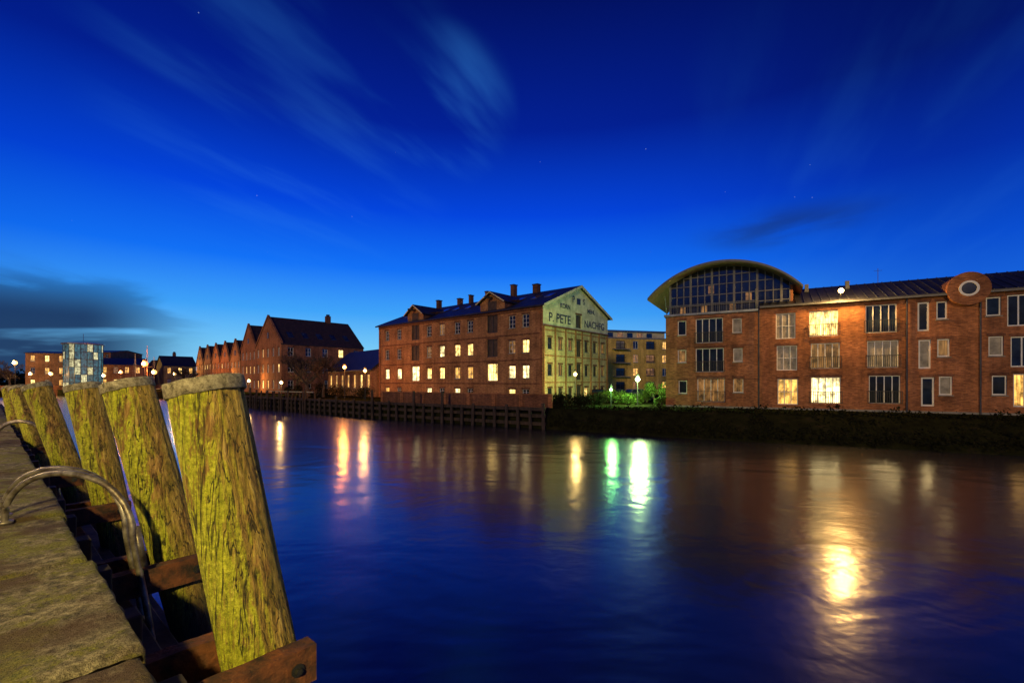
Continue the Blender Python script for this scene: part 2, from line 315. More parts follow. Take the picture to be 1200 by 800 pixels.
for ip,((u0,z0,Y0),(u1,z1,Y1),r) in enumerate(posts):
    T=Vector(((u0-HU)/F*Y0,Y0,z0)); B=Vector(((u1-HU)/F*Y1,Y1,z1)); dr=(B-T); E=T+dr*((-5.0-T.z)/dr.z)
    root=empty('mooring_post',(T.x,T.y,0)); mb=MB(); seg=96; R=130; L=(E-T)
    ax=L.normalized(); X=ax.cross(Vector((0,1,0))).normalized(); Yv=ax.cross(X)
    off=Vector((T.x,T.y,0))
    for i in range(R+1):
        t=i/R; c=T+L*t
        for k in range(seg):
            an=2*math.pi*k/seg; dv=X*math.cos(an)+Yv*math.sin(an); q3=Vector((math.cos(an)*1.6,math.sin(an)*1.6,t*3+ip*9)); q4=Vector((math.cos(an)*7,math.sin(an)*7,t*3.5+ip*5)); q5=Vector((math.cos(an)*14,math.sin(an)*14,t*4+ip*3))
            rr=r*(1+.06*noise.noise(q3)+.04*noise.noise(q4)-.09*max(0,noise.noise(q4*1.7)-.22)-.07*max(0,noise.noise(q5)-.12)+.06*t)
            if i==0: rr*=.95
            mb.v.append(tuple(c+dv*rr-off))
    for i in range(R):
        for k in range(seg): mb.f.append((i*seg+k,(i+1)*seg+k,(i+1)*seg+(k+1)%seg,i*seg+(k+1)%seg))
    mb.f.append(tuple(range(seg)))
    mb.obj('timber',m_post,root,True)
    cb=MB(); rc=r*1.035; pts=[(T-ax*.012,rc*.96),(T-ax*.012,rc*1.0),(T-ax*.008,rc*1.025),(T+ax*.002,rc*1.03),(T+ax*.062,rc*1.04),(T+ax*.066,rc*1.0)]
    for (c,rr) in pts:
        for k in range(seg):
            an=2*math.pi*k/seg; dv=X*math.cos(an)+Yv*math.sin(an); w=1+.014*noise.noise(Vector((math.cos(an)*3,math.sin(an)*3,ip))); hz=.006*noise.noise(Vector((math.cos(an)*2,math.sin(an)*2,ip+7)))
            cb.v.append(tuple(c+dv*rr*w-off+Vector((0,0,hz))))
    for i in range(len(pts)-1):
        for k in range(seg): cb.f.append((i*seg+k,(i+1)*seg+k,(i+1)*seg+(k+1)%seg,i*seg+(k+1)%seg))
    cb.f.append(tuple(range(seg))); cb.obj('cap_band',m_band,root,True)
    dB=Vector((B.x,B.y)).dot(D); nB=Vector((B.x,B.y)).dot(N)
    sb=MB(); za=-1.54 if ip==0 else -1.62; en=nB+.17
    def plank(d0_,d1_,zb,hh):
        K=14; rows_=[]
        for i in range(K+1):
            n_=EDGE-.05+(en-EDGE+.05)*i/K
            rows_.append([nd(n_,dd_+.006*noise.noise(Vector((n_*6,dd_*9,ip))),zz_+.008*noise.noise(Vector((n_*8,zz_*9,ip+3))))-off for dd_,zz_ in((d0_,zb),(d1_,zb),(d1_,zb+hh),(d0_,zb+hh))])
        for a_,b_ in zip(rows_,rows_[1:]):
            for k in range(4): sb.quad(a_[k],a_[(k+1)%4],b_[(k+1)%4],b_[k])
        sb.quad(*rows_[0]); sb.quad(*rows_[-1][::-1])
    plank(dB-.30,dB-.20,za,.19); plank(dB+.20,dB+.3,za-.03,.19)
    sb.obj('strut',rust,root)
    bb=MB(); c=nd(nB+.07,dB-.305,za+.1)-off; bb.tube([c,c-Vector((D.x,D.y,0))*.03],[.02,.017],6); bb.tube([c-Vector((D.x,D.y,0))*.004,c-Vector((D.x,D.y,0))*.01],[.032,.032],12)
    bb.obj('bolt',IRON,root)
fe=MB()
for (n0,n1,z0,z1) in((.60,.74,-1.88,-1.70),(.50,.66,-2.7,-2.5),(1.16,1.28,-2.75,-2.5),(.82,.95,-2.12,-1.95)):
    ndbox(fe,n0,n1,-20,60,z0,z1)
dd=1.3
while dd<30:
    ndbox(fe,EDGE-.05,EDGE+.10,dd,dd+.16,-4.6,-1.25); dd+=.9
fe.obj('timber_fender',DWOOD,None,False,.012)

# ---- quay ladder with hoop handrails
def ladder(d_end,d_base):
    e=empty('quay_ladder'); mb=MB()
    for o in(0,.27):
        db=d_base+o; de=d_end+o
        ctrl=[(.10,db,QZ-.03),(.11,db-.03,QZ+.14),(.18,db-.18,QZ+.30),(.30,db-.42,QZ+.40),(.44,db-.68,QZ+.415),(.57,db-.86,QZ+.35),(.66,db-.96,QZ+.22),(.705,de,QZ+.06),(.72,de,QZ-.12),(.83,de,-2.0),(.93,de,-3.2),(1.0,de,-4.4)]
        pts=[nd(*c) for c in ctrl]; out=[]
        for i in range(len(pts)-1):
            a=pts[max(i-1,0)];b_=pts[i];c=pts[i+1];f=pts[min(i+2,len(pts)-1)]
            for k in range(6):
                t=k/6; out.append(.5*((2*b_)+(c-a)*t+(2*a-5*b_+4*c-f)*t*t+(3*b_-a-3*c+f)*t**3))
        out.append(pts[-1]); mb.tube(out,.022,12)
        mb.tube([nd(.10,db,QZ-.01),nd(.10,db,QZ+.012)],[.05,.05],12)
        pm=[nd(.70,de-.012,QZ+.03),nd(.75,de-.012,QZ+.03),nd(.80,de-.012,QZ-.28),nd(.74,de-.012,QZ-.28)]; pm2=[p+Vector((D.x,D.y,0))*.024 for p in pm]
        mb.hexa([pm[0],pm[1],pm2[1],pm2[0],pm[3],pm[2],pm2[2],pm2[3]])
    for i in range(9):
        z=-1.55-i*.3; n=.72+(-1.22-z)*.141 if z>-2.0 else .83+(-2.0-z)*.083
        mb.tube([nd(n,d_end,z),nd(n,d_end+.27,z)],.014,8)
    mb.obj('rails_and_rungs',STEEL,e,True)
ladder(4.30,5.32); ladder(10.9,11.9)

# ================================================================ right apartment building
b=Bld('brick_apartment_building',(14.8,43.8),(.874,-.486)); P=Panel(b,0,0,1,0); S=P.survey
b0=-2.5
def WN(P,u0,v0,u1,v1,**k):
    s0,_=P.survey(u0,v0); s1,_=P.survey(u1,v1); _,z1=P.survey((u0+u1)/2,v0); _,z0=P.survey((u0+u1)/2,v1); return (s0,s1,z0,z1,k)
wins=[]
def col3(boxes,mats,**k):
    for (ua,va,ub,vb),g_ in zip(boxes,mats): wins.append(WN(P,ua,va,ub,vb,glass=g_,**k))
col3([(794,376,804,393),(794,410,804,425),(795,446,805,461)],[GLASS,L4,GLASS],cols=1)
col3([(815,373,847,402),(815,408,848,436),(817,443,849,471)],[BLUEG,GLASS,L4],cols=4,rail=True,sill=False)
col3([(858,373,869,390),(859,408,870,424),(859,443,871,460)],[CURT,CURT,L4],cols=1)
col3([(909,367,932,397),(910,405,934,434),(911,444,935,474)],[CURT,CURT,L2],cols=3,rows=2,sill=False)
col3([(948,364,982,394),(950,402,984,432),(950,442,985,473)],[L1,L4,L3],cols=4,rail=True,sill=False)
col3([(1014,357,1051,390),(1016,399,1053,431),(1018,440,1055,473)],[BLUEG,CURT,GLASS],cols=4,rail=True,sill=False)
col3([(1075,354,1089,388),(1076,398,1091,432),(1079,442,1095,476)],[GLASS,CURT,BLUEG],cols=1,sill=False,ft=.12)
col3([(1097,353,1110,374),(1098,397,1113,418),(1100,441,1116,463)],[BLUEG,L4,CURT],cols=1,ft=.1)
col3([(1155,348,1173,370),(1158,394,1176,417),(1162,440,1180,463)],[BLUEG,CURT,GLASS],cols=1,ft=.09)
col3([(1180,345,1208,382),(1184,394,1212,430),(1187,438,1215,477)],[GLASS,BLUEG,L2],cols=2,sill=False,ft=.09)
for i in range(4):
    for z in(-1.2,1.7,4.6): wins.append((27+i*3.2,28.4+i*3.2,z-.2,z+1.4,dict(glass=random.choice([GLASS,L2,CURT]),cols=2)))
s890=S(890,400)[0]
P.wall(BR,0,s890,b0,6.2,[w for w in wins if w[1]<s890]); P.wall(BR,s890,40,b0,6.5,[w for w in wins if w[0]>s890])
P.box('roof_edge',METAL,-.15,s890-.01,-.3,.12,6.2,6.38)
P.box('stair_plinth',CONC,0,40,.003,.06,b0,b0+.25)
Lft=Panel(b,0,10,0,-1); Lft.wall(BR,0,10,b0,6.2,[(2,3.2,.6,2,dict()),(6,7.2,.6,2,dict(glass=L4)),(2,3.2,3.5,5,dict()),(6,7.2,3.5,5,dict())])
Rgt=Panel(b,40,0,0,1); Rgt.wall(BR,0,10,b0,6.5,[]); Bk=Panel(b,40,10,-1,0); Bk.wall(BR,0,40,b0,6.2,[])
b.part('roof_deck',SLATE).box(-.1,s890,.0,10,6.1,6.19)
m=b.part('roof',SLATE)
m.hexa([(s890,-.35,6.42),(40.4,-.35,6.42),(40.4,5,8.45),(s890,5,8.45),(s890,-.35,6.58),(40.4,-.35,6.58),(40.4,5,8.65),(s890,5,8.65)])
m.hexa([(s890,5,8.45),(40.4,5,8.45),(40.4,10.4,6.4),(s890,10.4,6.4),(s890,5,8.65),(40.4,5,8.65),(40.4,10.4,6.6),(s890,10.4,6.6)])
P.poly('walls',BR,[(s890,-.02,6.2),(s890,-10,6.2),(s890,-5,8.45)])
Rgt.poly('walls',BR,[(0,0,6.5),(10,0,6.5),(5,0,8.45)])
m=b.part('roof_seams',DARKF)
x=s890+.3
while x<40:
    m.hexa([(x,-.35,6.585),(x+.05,-.35,6.585),(x+.05,5,8.655),(x,5,8.655),(x,-.35,6.63),(x+.05,-.35,6.63),(x+.05,5,8.7),(x,5,8.7)]); x+=.6
P.box('gutter',MULL,s890,40.4,.36,.46,6.38,6.48)
for u in(889,1062,1148):
    s_=S(u,400)[0]; b.part('downpipes',DARKF).tube([P.pt(s_,.12,6.4),P.pt(s_,.12,b0)],.055,8)
for s_ in(11.5,14.5,26,30): b.part('roof_vents',DARKF).box(s_,s_+.3,3.6,3.9,7.9,8.8)
for s_ in(10.2,17,28):
    mt=b.part('aerials',IRON); mt.tube([(s_,5,8.6),(s_,5,9.9)],.02,5); mt.tube([(s_-.3,5,9.7),(s_+.3,5,9.7)],.012,4)
for z in(.25,3.25): P.box('brick_bands',BRD,.0,s890-.08,.003,.02,z-.03,z+.03)
# arched penthouse
c0=4.8; hw=6.3; zs=7.75; rise=2.85; Rr=(hw*hw+rise*rise)/(2*rise); zc=zs+rise-Rr; a0=math.asin(hw/Rr)
def arch(t): a=-a0+2*a0*t; return c0+Rr*math.sin(a), zc+Rr*math.cos(a)
m=b.part('arched_roof',MULL); m2=b.part('arched_roof_soffit',plain('timber_soffit',(.16,.09,.05),(.08,.045,.03),3,.6)); n=48
for i in range(n):
    x0,z0=arch(i/n); x1,z1=arch((i+1)/n)
    m.hexa([(x0,-1.1,z0),(x1,-1.1,z1),(x1,9,z1),(x0,9,z0),(x0,-1.1,z0+.2),(x1,-1.1,z1+.2),(x1,9,z1+.2),(x0,9,z0+.2)])
    m2.quad((x0,-1.05,z0-.004),(x0,8.9,z0-.004),(x1,8.9,z1-.004),(x1,-1.05,z1-.004))
def archz(x): 
    q=Rr*Rr-(x-c0)**2; return zc+math.sqrt(max(q,0))
yg=.7; xs=[.3+i*.62 for i in range(17)]
gm=b.part('penthouse_glass',GLASS); fm=b.part('penthouse_mullions',MULL)
for x0,x1 in zip(xs,xs[1:]): gm.quad((x0,yg,6.2),(x1,yg,6.2),(x1,yg,archz(x1)-.01),(x0,yg,archz(x0)-.01))
for i,x in enumerate(xs): w=.035 if i%3 else .09; fm.box(x-w,x+w,yg-.1,yg-.01,6.2,archz(x)-.02)
for z in(7.15,8.05,9.0,9.8):
    xx=[x for x in xs if archz(x)>z+.1]
    if xx: fm.box(min(xx),max(xx),yg-.08,yg-.012,z-.035,z+.035)
b.part('penthouse_walls',BRD).box(xs[-1]+.05,xs[-1]+.25,yg,9,6.2,archz(xs[-1]+.2)-.1); b.part('penthouse_glass_side',BLUEG).box(.25,.3,yg,8.8,6.2,archz(.3)-.02)
for k,(x,z) in enumerate(((1.2,6.4),(3.1,6.4),(5.5,6.4),(6.8,7.3),(3.7,8.2))): b.part('penthouse_lit_panes',L4).box(x,x+.5,yg-.009,yg-.005,z,z+.7)
rl=b.part('terrace_railing',MULL); rl.box(.05,s890-.1,-.03,.01,7.15,7.2)
x=.05
while x<s890-.1: rl.box(x,x+.025,-.02,.0,6.38,7.15); x+=.16
for x in(0.1,s890-.3): rl.tube([(x,-.9,8.0),(x,.0,6.4)],.04,6)
sx,_=S(1132,338); rz=6.75; Rd=1.15; seg=32; yd=-.12
dm=b.part('round_dormer',BRD)
fr_=[(sx+Rd*math.cos(2*math.pi*k/seg),rz+Rd*math.sin(2*math.pi*k/seg)) for k in range(seg)]
dm.quad(*[(x,yd,z) for x,z in fr_])
for k in range(seg):
    (xa,za),(xb,zb)=fr_[k],fr_[(k+1)%seg]; dm.quad((xa,yd,za),(xa,3,za),(xb,3,zb),(xb,yd,zb))
def ringm(m,x,y,z,r0,r1,dy):
    for k in range(seg):
        a,bb=2*math.pi*k/seg,2*math.pi*(k+1)/seg
        c=[(x+r*math.cos(t),z+r*math.sin(t)) for r,t in((r0,a),(r1,a),(r1,bb),(r0,bb))]
        m.hexa([(p,y,q_) for p,q_ in c]+[(p,y-dy,q_) for p,q_ in c])
yd2=-.5   # window face stands forward of the gutter line
ringm(b.part('round_dormer_trim',BR),sx,yd-.003,rz,.55,1.2,.40)
ringm(b.part('round_window_frame',WHITE),sx,yd2-.03,rz,.42,.56,.05)
b.part('round_window_glass',GLASS).quad(*[(sx+.56*math.cos(2*math.pi*k/seg),yd2-.02,rz+.56*math.sin(2*math.pi*k/seg)) for k in range(seg)])
ls,lz=S(984,343)
lm=b.part('lamp_bracket',IRON); lm.tube([P.pt(ls,.3,lz-.35),P.pt(ls,.62,lz-.1)],.03,6)
b.finish()
sphere('eaves_lamp',P.pt(ls,.62,lz+.05),.2,glow('sodium_lamp',(1,.60,.18),8),b.root)
point('eaves_light',P.pt(ls,1.25,lz),(1,.55,.15),2300,.4,b.root)

# ================================================================ brick warehouse
b=Bld('brick_warehouse',(-20.4,70),(23.8,-20)); LW=31.1; DW=14.7; ze=8.44; zr=11.5; b0=-2.6
P=Panel(b,0,0,1,0); wins=[]
cols=[454,468,503,518,536,551,600,616]
for ci,u in enumerate(cols):
    for ri,zc_ in enumerate((6.9,4.0,1.1,-1.4)):
        s_,_=P.survey(u,400); g_=GLASS
        if (ci,ri) in((2,2),(3,2),(4,1),(5,1),(4,2),(5,2),(7,1),(6,2),(7,2),(1,2),(0,2),(3,1)) or (ri==3 and ci%2==0): g_=random.choice([L1,L3,L2])
        elif random.random()<.35: g_=random.choice([L4,L4,CURT])
        hgt=1.45 if ri<3 else 1.0
        wins.append((s_-.5,s_+.5,zc_-hgt/2,zc_+hgt/2,dict(glass=g_,cols=2,rows=3,frame=WHITE,ft=.05)))
for u in(487,577):
    s_,_=P.survey(u,400)
    for ri,zc_ in enumerate((6.9,4.0,1.1)):
        g_=BROWN if ri<2 else (L1 if u==577 else L3)
        wins.append((s_-.85,s_+.85,zc_-1.05,zc_+1.05,dict(glass=g_,cols=2,rows=2 if ri==2 else 1,frame=DARKF if ri<2 else WHITE,sill=False,ft=.08)))
P.wall(BR2,0,LW,b0,ze,wins)
P.box('cornice',BRD,0,LW,.003,.16,ze-.45,ze-.1)
for z in(2.45,5.35,-.25): P.box('string_courses',BRD,0,LW,.003,.05,z-.07,z+.07)
for s_ in(.0,LW-.35): P.box('corner_pilasters',BR,s_,s_+.35,.004,.1,b0,ze-.46)
R_=Panel(b,LW,0,0,1); gw=[]
for t in(1.3,3.4,5.5,9.2,11.3,13.3):
    for ri,zc_ in enumerate((4.3,1.3,-1.4)):
        gw.append((t-.42,t+.42,zc_-.65,zc_+.65,dict(glass=random.choice([GLASS,GLASS,BROWN,L4]) if (t,ri)!=(9.2,2) else L1,cols=2,rows=2,frame=DARKF,ft=.05)))
for zc_ in(4.0,1.2,-1.5): gw.append((6.85,7.95,zc_-1,zc_+.95,dict(glass=BROWN,frame=DARKF,cols=2,sill=False)))
R_.wall(BEI,0,DW,b0,6.2,gw); R_.wall(CREAM,0,DW,6.2,ze,[(6.7,8.0,6.5,8.1,dict(glass=BROWN,frame=DARKF,cols=2,sill=False))],'painted_gable')
R_.poly('painted_gable',CREAM,[(0,0,ze),(DW,0,ze),(DW/2,0,zr)])
for t in(0,2.2,4.35,6.5,8.0,10.1,12.2,14.35): R_.box('gable_pilasters',BR2,t,t+.22,.03,.12,b0,6.1)
for z in(-.1,2.9,5.75): R_.box('gable_courses',BR2,.26,DW-.26,.006,.028,z-.08,z+.08)
R_.box('gable_cornice',BRD,0,DW,.125,.2,6.1,6.25)
R_.box('round_hatch',DARKF,6.95,7.75,.004,.03,9.35,10.1)
Lp=Panel(b,0,DW,0,-1); Lp.wall(BR2,0,DW,b0,ze,[]); Lp.poly('walls',BR2,[(0,0,ze),(DW,0,ze),(DW/2,0,zr)])
Bp=Panel(b,LW,DW,-1,0); Bp.wall(BR2,0,LW,b0,ze,[])
roof_gable(b,0,LW,0,DW,ze,zr,SLATE,.45)
sl=(zr-ze)/(DW/2)
def onroof(part,mat,x0,x1,ya,yb,h):
    m=b.part(part,mat); z=lambda y: ze+sl*y+.18
    m.hexa([(x0,ya,z(ya)),(x1,ya,z(ya)),(x1,yb,z(yb)),(x0,yb,z(yb)),(x0,ya,z(ya)+h),(x1,ya,z(ya)+h),(x1,yb,z(yb)+h),(x0,yb,z(yb)+h)])
for x in(2.2,8,10.5,13,15.5,24.5,27.0,29): onroof('skylights',METAL,x,x+.9,3.1,4.4,.1); onroof('skylight_panes',BLUEG,x+.08,x+.82,3.2,4.3,.115)
for u in(487,577):
    s_,_=P.survey(u,400); w=1.75 if u==487 else 2.0; top=ze+1.1; ap=top+1.15
    P.poly('dormer_walls',BR2,[(s_-w,.01,ze-.5),(s_+w,.01,ze-.5),(s_+w,.01,top),(s_,.01,ap),(s_-w,.01,top)])
    m=b.part('dormer_cheeks',BRD); m.quad((s_-w,-.01,ze-.4),(s_-w,5,ze+1.9),(s_-w,5,top),(s_-w,-.01,top)); m.quad((s_+w,-.01,ze-.4),(s_+w,5,ze+1.9),(s_+w,5,top),(s_+w,-.01,top))
    for sg in(-1,1):
        xe=s_+sg*(w+.3); zz=top-.2
        b.part('dormer_roofs',SLATE).hexa([(xe,-.5,zz),(s_,-.5,ap),(s_,6,ap),(xe,6,zz),(xe,-.5,zz+.13),(s_,-.5,ap+.13),(s_,6,ap+.13),(xe,6,zz+.13)])
        b.part('dormer_bargeboards',CREAM).hexa([(xe,-.56,zz-.05),(s_,-.56,ap-.05),(s_,-.51,ap-.05),(xe,-.51,zz-.05),(xe,-.56,zz+.1),(s_,-.56,ap+.1),(s_,-.51,ap+.1),(xe,-.51,zz+.1)])
    P.box('dormer_hatches',BROWN,s_-.7,s_+.7,.012,.05,ze-.3,ze+1.2); b.part('hoist_beams',DWOOD).box(s_-.1,s_+.1,-1.3,0.5,top+.35,top+.6)
for x,y,h,w in((7.5,5.5,1.5,.5),(9.5,8,1.4,.6),(16,7.3,1.3,.5),(21.5,6.5,1.7,.6),(24.5,7.6,1.3,.8),(12.6,7.3,1.2,.35)):
    z=ze+sl*min(y,DW-y); b.part('chimneys',BRD).box(x-w/2,x+w/2,y-.35,y+.35,z,z+h); b.part('chimney_caps',DARKF).box(x-w/2-.07,x+w/2+.07,y-.42,y+.42,z+h+.003,z+h+.12)
b.part('verge_boards',CREAM).hexa([(LW+.46,-.45,ze-sl*.45-.12),(LW+.46,DW/2,zr-.12),(LW+.5,DW/2,zr-.12),(LW+.5,-.45,ze-sl*.45-.12),(LW+.46,-.45,ze-sl*.45+.2),(LW+.46,DW/2,zr+.2),(LW+.5,DW/2,zr+.2),(LW+.5,-.45,ze-sl*.45+.2)])
b.part('verge_boards',CREAM).hexa([(LW+.46,DW+.45,ze-sl*.45-.12),(LW+.46,DW/2,zr-.12),(LW+.5,DW/2,zr-.12),(LW+.5,DW+.45,ze-sl*.45-.12),(LW+.46,DW+.45,ze-sl*.45+.2),(LW+.46,DW/2,zr+.2),(LW+.5,DW/2,zr+.2),(LW+.5,DW+.45,ze-sl*.45+.2)])
b.finish()
def sign(txt,t,z,size):
    c=bpy.data.curves.new('painted_lettering','FONT'); c.body=txt; c.size=size; c.extrude=.01; c.align_x='CENTER'; c.offset=.015
    o=bpy.data.objects.new('painted_lettering',c); sc.collection.objects.link(o); o.parent=b.root; o.location=(LW+.02,t,z); o.rotation_euler=(math.pi/2,0,math.pi/2); c.materials.append(DARKF)
sign('P. PETE',3.3,6.75,1.45); sign('NACHFG',11.2,6.75,1.25); sign('P',6.2,9.5,1.1); sign('KORN',4.4,8.55,.75); sign('MEHL',10.3,8.55,.75); sign('S',8.6,9.5,1.0)

# ================================================================ other buildings
def gabled(name,u0,Y0,u1,Y1,depth,ze,zr,seed,wall=BR,roof=TILE,litp=.3,axis='y',b0=-2.5,sidewin=False,chim=True,storeys=3):
    random.seed(seed); b=from_sight(name,u0,Y0,u1,Y1); L=b.L; P=Panel(b,0,0,1,0); w=[]
    n=max(2,int(L/2.6)); sh=(ze-b0)/storeys
    def rowz(k): return b0+sh*k+sh*.32
    for i in range(n):
        for k in range(storeys):
            x=(i+.5)*L/n; w.append((x-.5,x+.5,rowz(k),rowz(k)+sh*.5,dict(glass=random.choice([L1,L2,L4,L2]) if random.random()<litp else random.choice([GLASS,GLASS,CURT]),cols=2,rows=2)))
    P.wall(wall,0,L,b0,ze,w); Q=Panel(b,L,0,0,1); w=[]
    n=max(2,int(depth/3))
    for i in range(n):
        for k in range(storeys):
            x=(i+.5)*depth/n; w.append((x-.55,x+.55,rowz(k),rowz(k)+sh*.5,dict(glass=random.choice([L1,L2,L4]) if random.random()<litp*.6 else GLASS,cols=2,rows=2)))
    Q.wall(wall,0,depth,b0,ze,w if sidewin else []); Panel(b,0,depth,0,-1).wall(wall,0,depth,b0,ze,[]); Panel(b,L,depth,-1,0).wall(wall,0,L,b0,ze,[])
    if axis=='y':
        P.poly('gable',wall,[(0,0,ze),(L,0,ze),(L/2,0,zr)]); b.part('gable_back',wall).quad((0,depth,ze),(L,depth,ze),(L/2,depth,zr))
        zc=ze+(zr-ze)*.35
        P.box('gable_window',L2 if random.random()<.4 else GLASS,L/2-.5,L/2+.5,.004,.02,zc-.5,zc+.7)
        P.box('gable_window_frame',WHITE,L/2-.04,L/2+.04,.022,.05,zc-.5,zc+.7)
        for sg in(0,1):
            xe=0 if sg==0 else L
            b.part('gable_coping',wall).hexa([(xe,-.12,ze),(L/2,-.12,zr),(L/2,.28,zr),(xe,.28,ze),(xe,-.12,ze+.55),(L/2,-.12,zr+.55),(L/2,.28,zr+.55),(xe,.28,ze+.55)])
    else:
        Q.poly('gable',wall,[(0,0,ze),(depth,0,ze),(depth/2,0,zr)]); b.part('gable_back',wall).quad((0,0,ze),(0,depth,ze),(0,depth/2,zr))
    roof_gable(b,0,L,0,depth,ze,zr,roof,.3 if axis=='x' else .12,axis)
    if axis=='y' and sidewin:
        m=b.part('skylights',BLUEG); k_=(zr-ze)/(L/2)
        for y in range(2,int(depth)-1,3):
            x0,x1=L*.78,L*.88; z0=ze+(L-x0)*k_+.22; z1=ze+(L-x1)*k_+.22
            m.hexa([(x0,y,z0-.1),(x1,y,z1-.1),(x1,y+1.1,z1-.1),(x0,y+1.1,z0-.1),(x0,y,z0),(x1,y,z1),(x1,y+1.1,z1),(x0,y+1.1,z0)])
    if chim:
        b.part('chimney',BRD).box(L/2-.45,L/2+.45,depth*.7,depth*.7+1,zr-.6,zr+1.5); b.part('chimney_pots',DARKF).box(L/2-.3,L/2+.3,depth*.7+.2,depth*.7+.8,zr+1.503,zr+1.9)
    b.finish(); return b
gabled('brick_gabled_house',300,100.5,330,90,17.5,7.4,13.4,3,BR,TILE,.3,'y',sidewin=True)
A=Vector((-56.6,100.8)); a=Vector((-.72,.69)).normalized()
def uY(p): return HU+F*p.x/p.y,p.y
def along(t0,t1,*args,**k):
    p=A+a*t0; q_=A+a*t1; u0,Y0=uY(q_); u1,Y1=uY(p); return gabled('brick_gabled_house',u0,Y0,u1,Y1,*args,**k)
along(.3,11,14,7.2,12.8,5,BR,TILE,.3)
t=11.6
for i in range(5): along(t,t+8.2,12,5.2,10.0,11+i,BR2,TILE,.4,chim=False); t+=8.8
gabled('waterside_cottage',385,84,436,70,8,1.9,5.3,21,BR2,SLATE,.9,'x',storeys=1,sidewin=True,chim=False)
gabled('brick_office_building',30,136,80,140,14,8.5,9.3,31,BR2,SLATE,.7,'x',storeys=3,chim=False)
gabled('brick_office_building',116,140,168,146,14,5.2,7.4,32,BR2,SLATE,.8,'x',storeys=2,chim=False)
gabled('brick_office_building',70,165,130,165,14,10.5,11.5,33,BR,SLATE,.5,'x',storeys=3,chim=False)
gabled('harbour_house',192,158,230,165,12,5.5,9.0,34,BRY,SLATE,.5,'x',storeys=2)
gabled('harbour_house',166,190,200,190,12,4.0,9.0,35,BR,TILE,.5,'x',storeys=2)
gabled('harbour_house',-60,150,-5,160,12,4.5,8.5,36,BR,TILE,.4,'x',storeys=2)
random.seed(5); X0=(98-HU)/F*134; e=empty('glass_pavilion',(X0,134,0)); seg=20; r=4.3
g1=MB(); g2=MB(); fr=MB(); rf=MB()
for k in range(seg):
    a0_,a1_=2*math.pi*k/seg,2*math.pi*(k+1)/seg; p=(r*math.cos(a0_),r*math.sin(a0_)); q_=(r*math.cos(a1_),r*math.sin(a1_))
    for j in range(6):
        z0=-2.5+j*2.2; (g2 if random.random()<.3 else g1).quad((*p,z0),(*q_,z0),(*q_,z0+2.2),(*p,z0+2.2))
    fr.box(p[0]*1.01-.06,p[0]*1.01+.06,p[1]*1.01-.06,p[1]*1.01+.06,-2.5,10.7)
for j in range(7): fr.tube([(0,0,-2.55+j*2.2),(0,0,-2.4+j*2.2)],[r*1.02,r*1.02],24)
rf.tube([(0,0,10.75),(0,0,11.1),(0,0,11.3)],[r*1.12,r*1.12,r*.8],24); rf.tube([(0,0,11.3),(0,0,14)],.06,6)
g1.obj('glass_dark',lit('teal_lit_glass',(.12,.5,.6),.35),e); g2.obj('glass_lit',lit('pavilion_lit_glass',(.9,.85,.45),1.1),e); fr.obj('mullions',DARKF,e); rf.obj('roof',METAL,e)
random.seed(9); b=from_sight('yellow_apartment_building',700,84,790,88); P=Panel(b,0,0,1,0); L=b.L; w=[]
for i in range(5):
    for k in range(4):
        x=1.6+i*(L-3)/4.2; wd=.9 if i%2 else .55; z=-1.5+k*2.55; w.append((x-wd,x+wd,z,z+1.45,dict(glass=random.choice([GLASS,GLASS,CURT,L2,L4]),cols=2,frame=DARKF if i%2 else WHITE,rail=bool(i%2),lintel=False)))
P.wall(BRY,0,L,-2.5,8.0,w); Panel(b,0,12,0,-1).wall(BRY,0,12,-2.5,8,[]); Panel(b,L,0,0,1).wall(BRY,0,12,-2.5,8,[])
P.box('parapet',CONC,-.1,L+.1,-.3,.12,8.0,8.25); b.part('roof',SLATE).box(0,L,.3,12,7.9,8.0)
b.part('penthouse_walls',CREAM).box(2.5,L-.5,2.5,10,8.0,9.6); b.part('penthouse_roof',METAL).box(2,L,2,10.5,9.603,9.85)
for i in range(5): b.part('penthouse_windows',L4 if i%2 else GLASS).box(3.2+i*2.1,4.4+i*2.1,2.46,2.497,8.3,9.4)
for k in range(3): P.box('balcony_slabs',CONC,1.0+2.0,1.0+5.2,.002,1.2,-1.75+(k+1)*2.55,-1.6+(k+1)*2.55)
b.finish()

# ================================================================ bank edge: garden wall, timber quay, jetty
def along_poly(p0,p1,step):
    p0=Vector(p0);p1=Vector(p1); n=int((p1-p0).length/step)
    return [p0+(p1-p0)*i/n for i in range(n+1)]
b=Bld('garden_wall',(-15.2,53.0),(3.6+15.2,41.6-53.0)); P=Panel(b,0,0,1,0); Lg=22
P.box('brick_wall',BRD,0,Lg,-.3,0,-2.5,-1.25); P.box('coping',BR,-.05,Lg+.05,-.34,.04,-1.247,-1.15)
for i in range(8): P.box('piers',BR,i*3.1,i*3.1+.4,.004,.1,-2.5,-1.25)
b.finish()
tq=empty('timber_quay'); mb=MB(); pl=MB()
pts=[]
for s0,s1 in((bank[5],bank[6]),(bank[6],bank[7]),(bank[7],bank[8])): pts+=along_poly(s0,s1,1.3)
for i,p in enumerate(pts):
    hh=random.choice([-2.1,-1.9,-1.3,-1.0]) if i%3==0 else -2.5; mb.tube([(p.x-.25,p.y-.3,-5),(p.x-.25+random.uniform(-.06,.06),p.y-.3,hh)],[.16,.14],8)
for p,q_ in zip(pts,pts[1:]):
    for z in(-3.9,-3.2,-2.6): 
        c=[(p.x-.12,p.y-.14,z),(q_.x-.12,q_.y-.14,z),(q_.x-.02,q_.y-.02,z),(p.x-.02,p.y-.02,z)]; pl.hexa(c+[(x,y,z+.3) for x,y,_ in c])
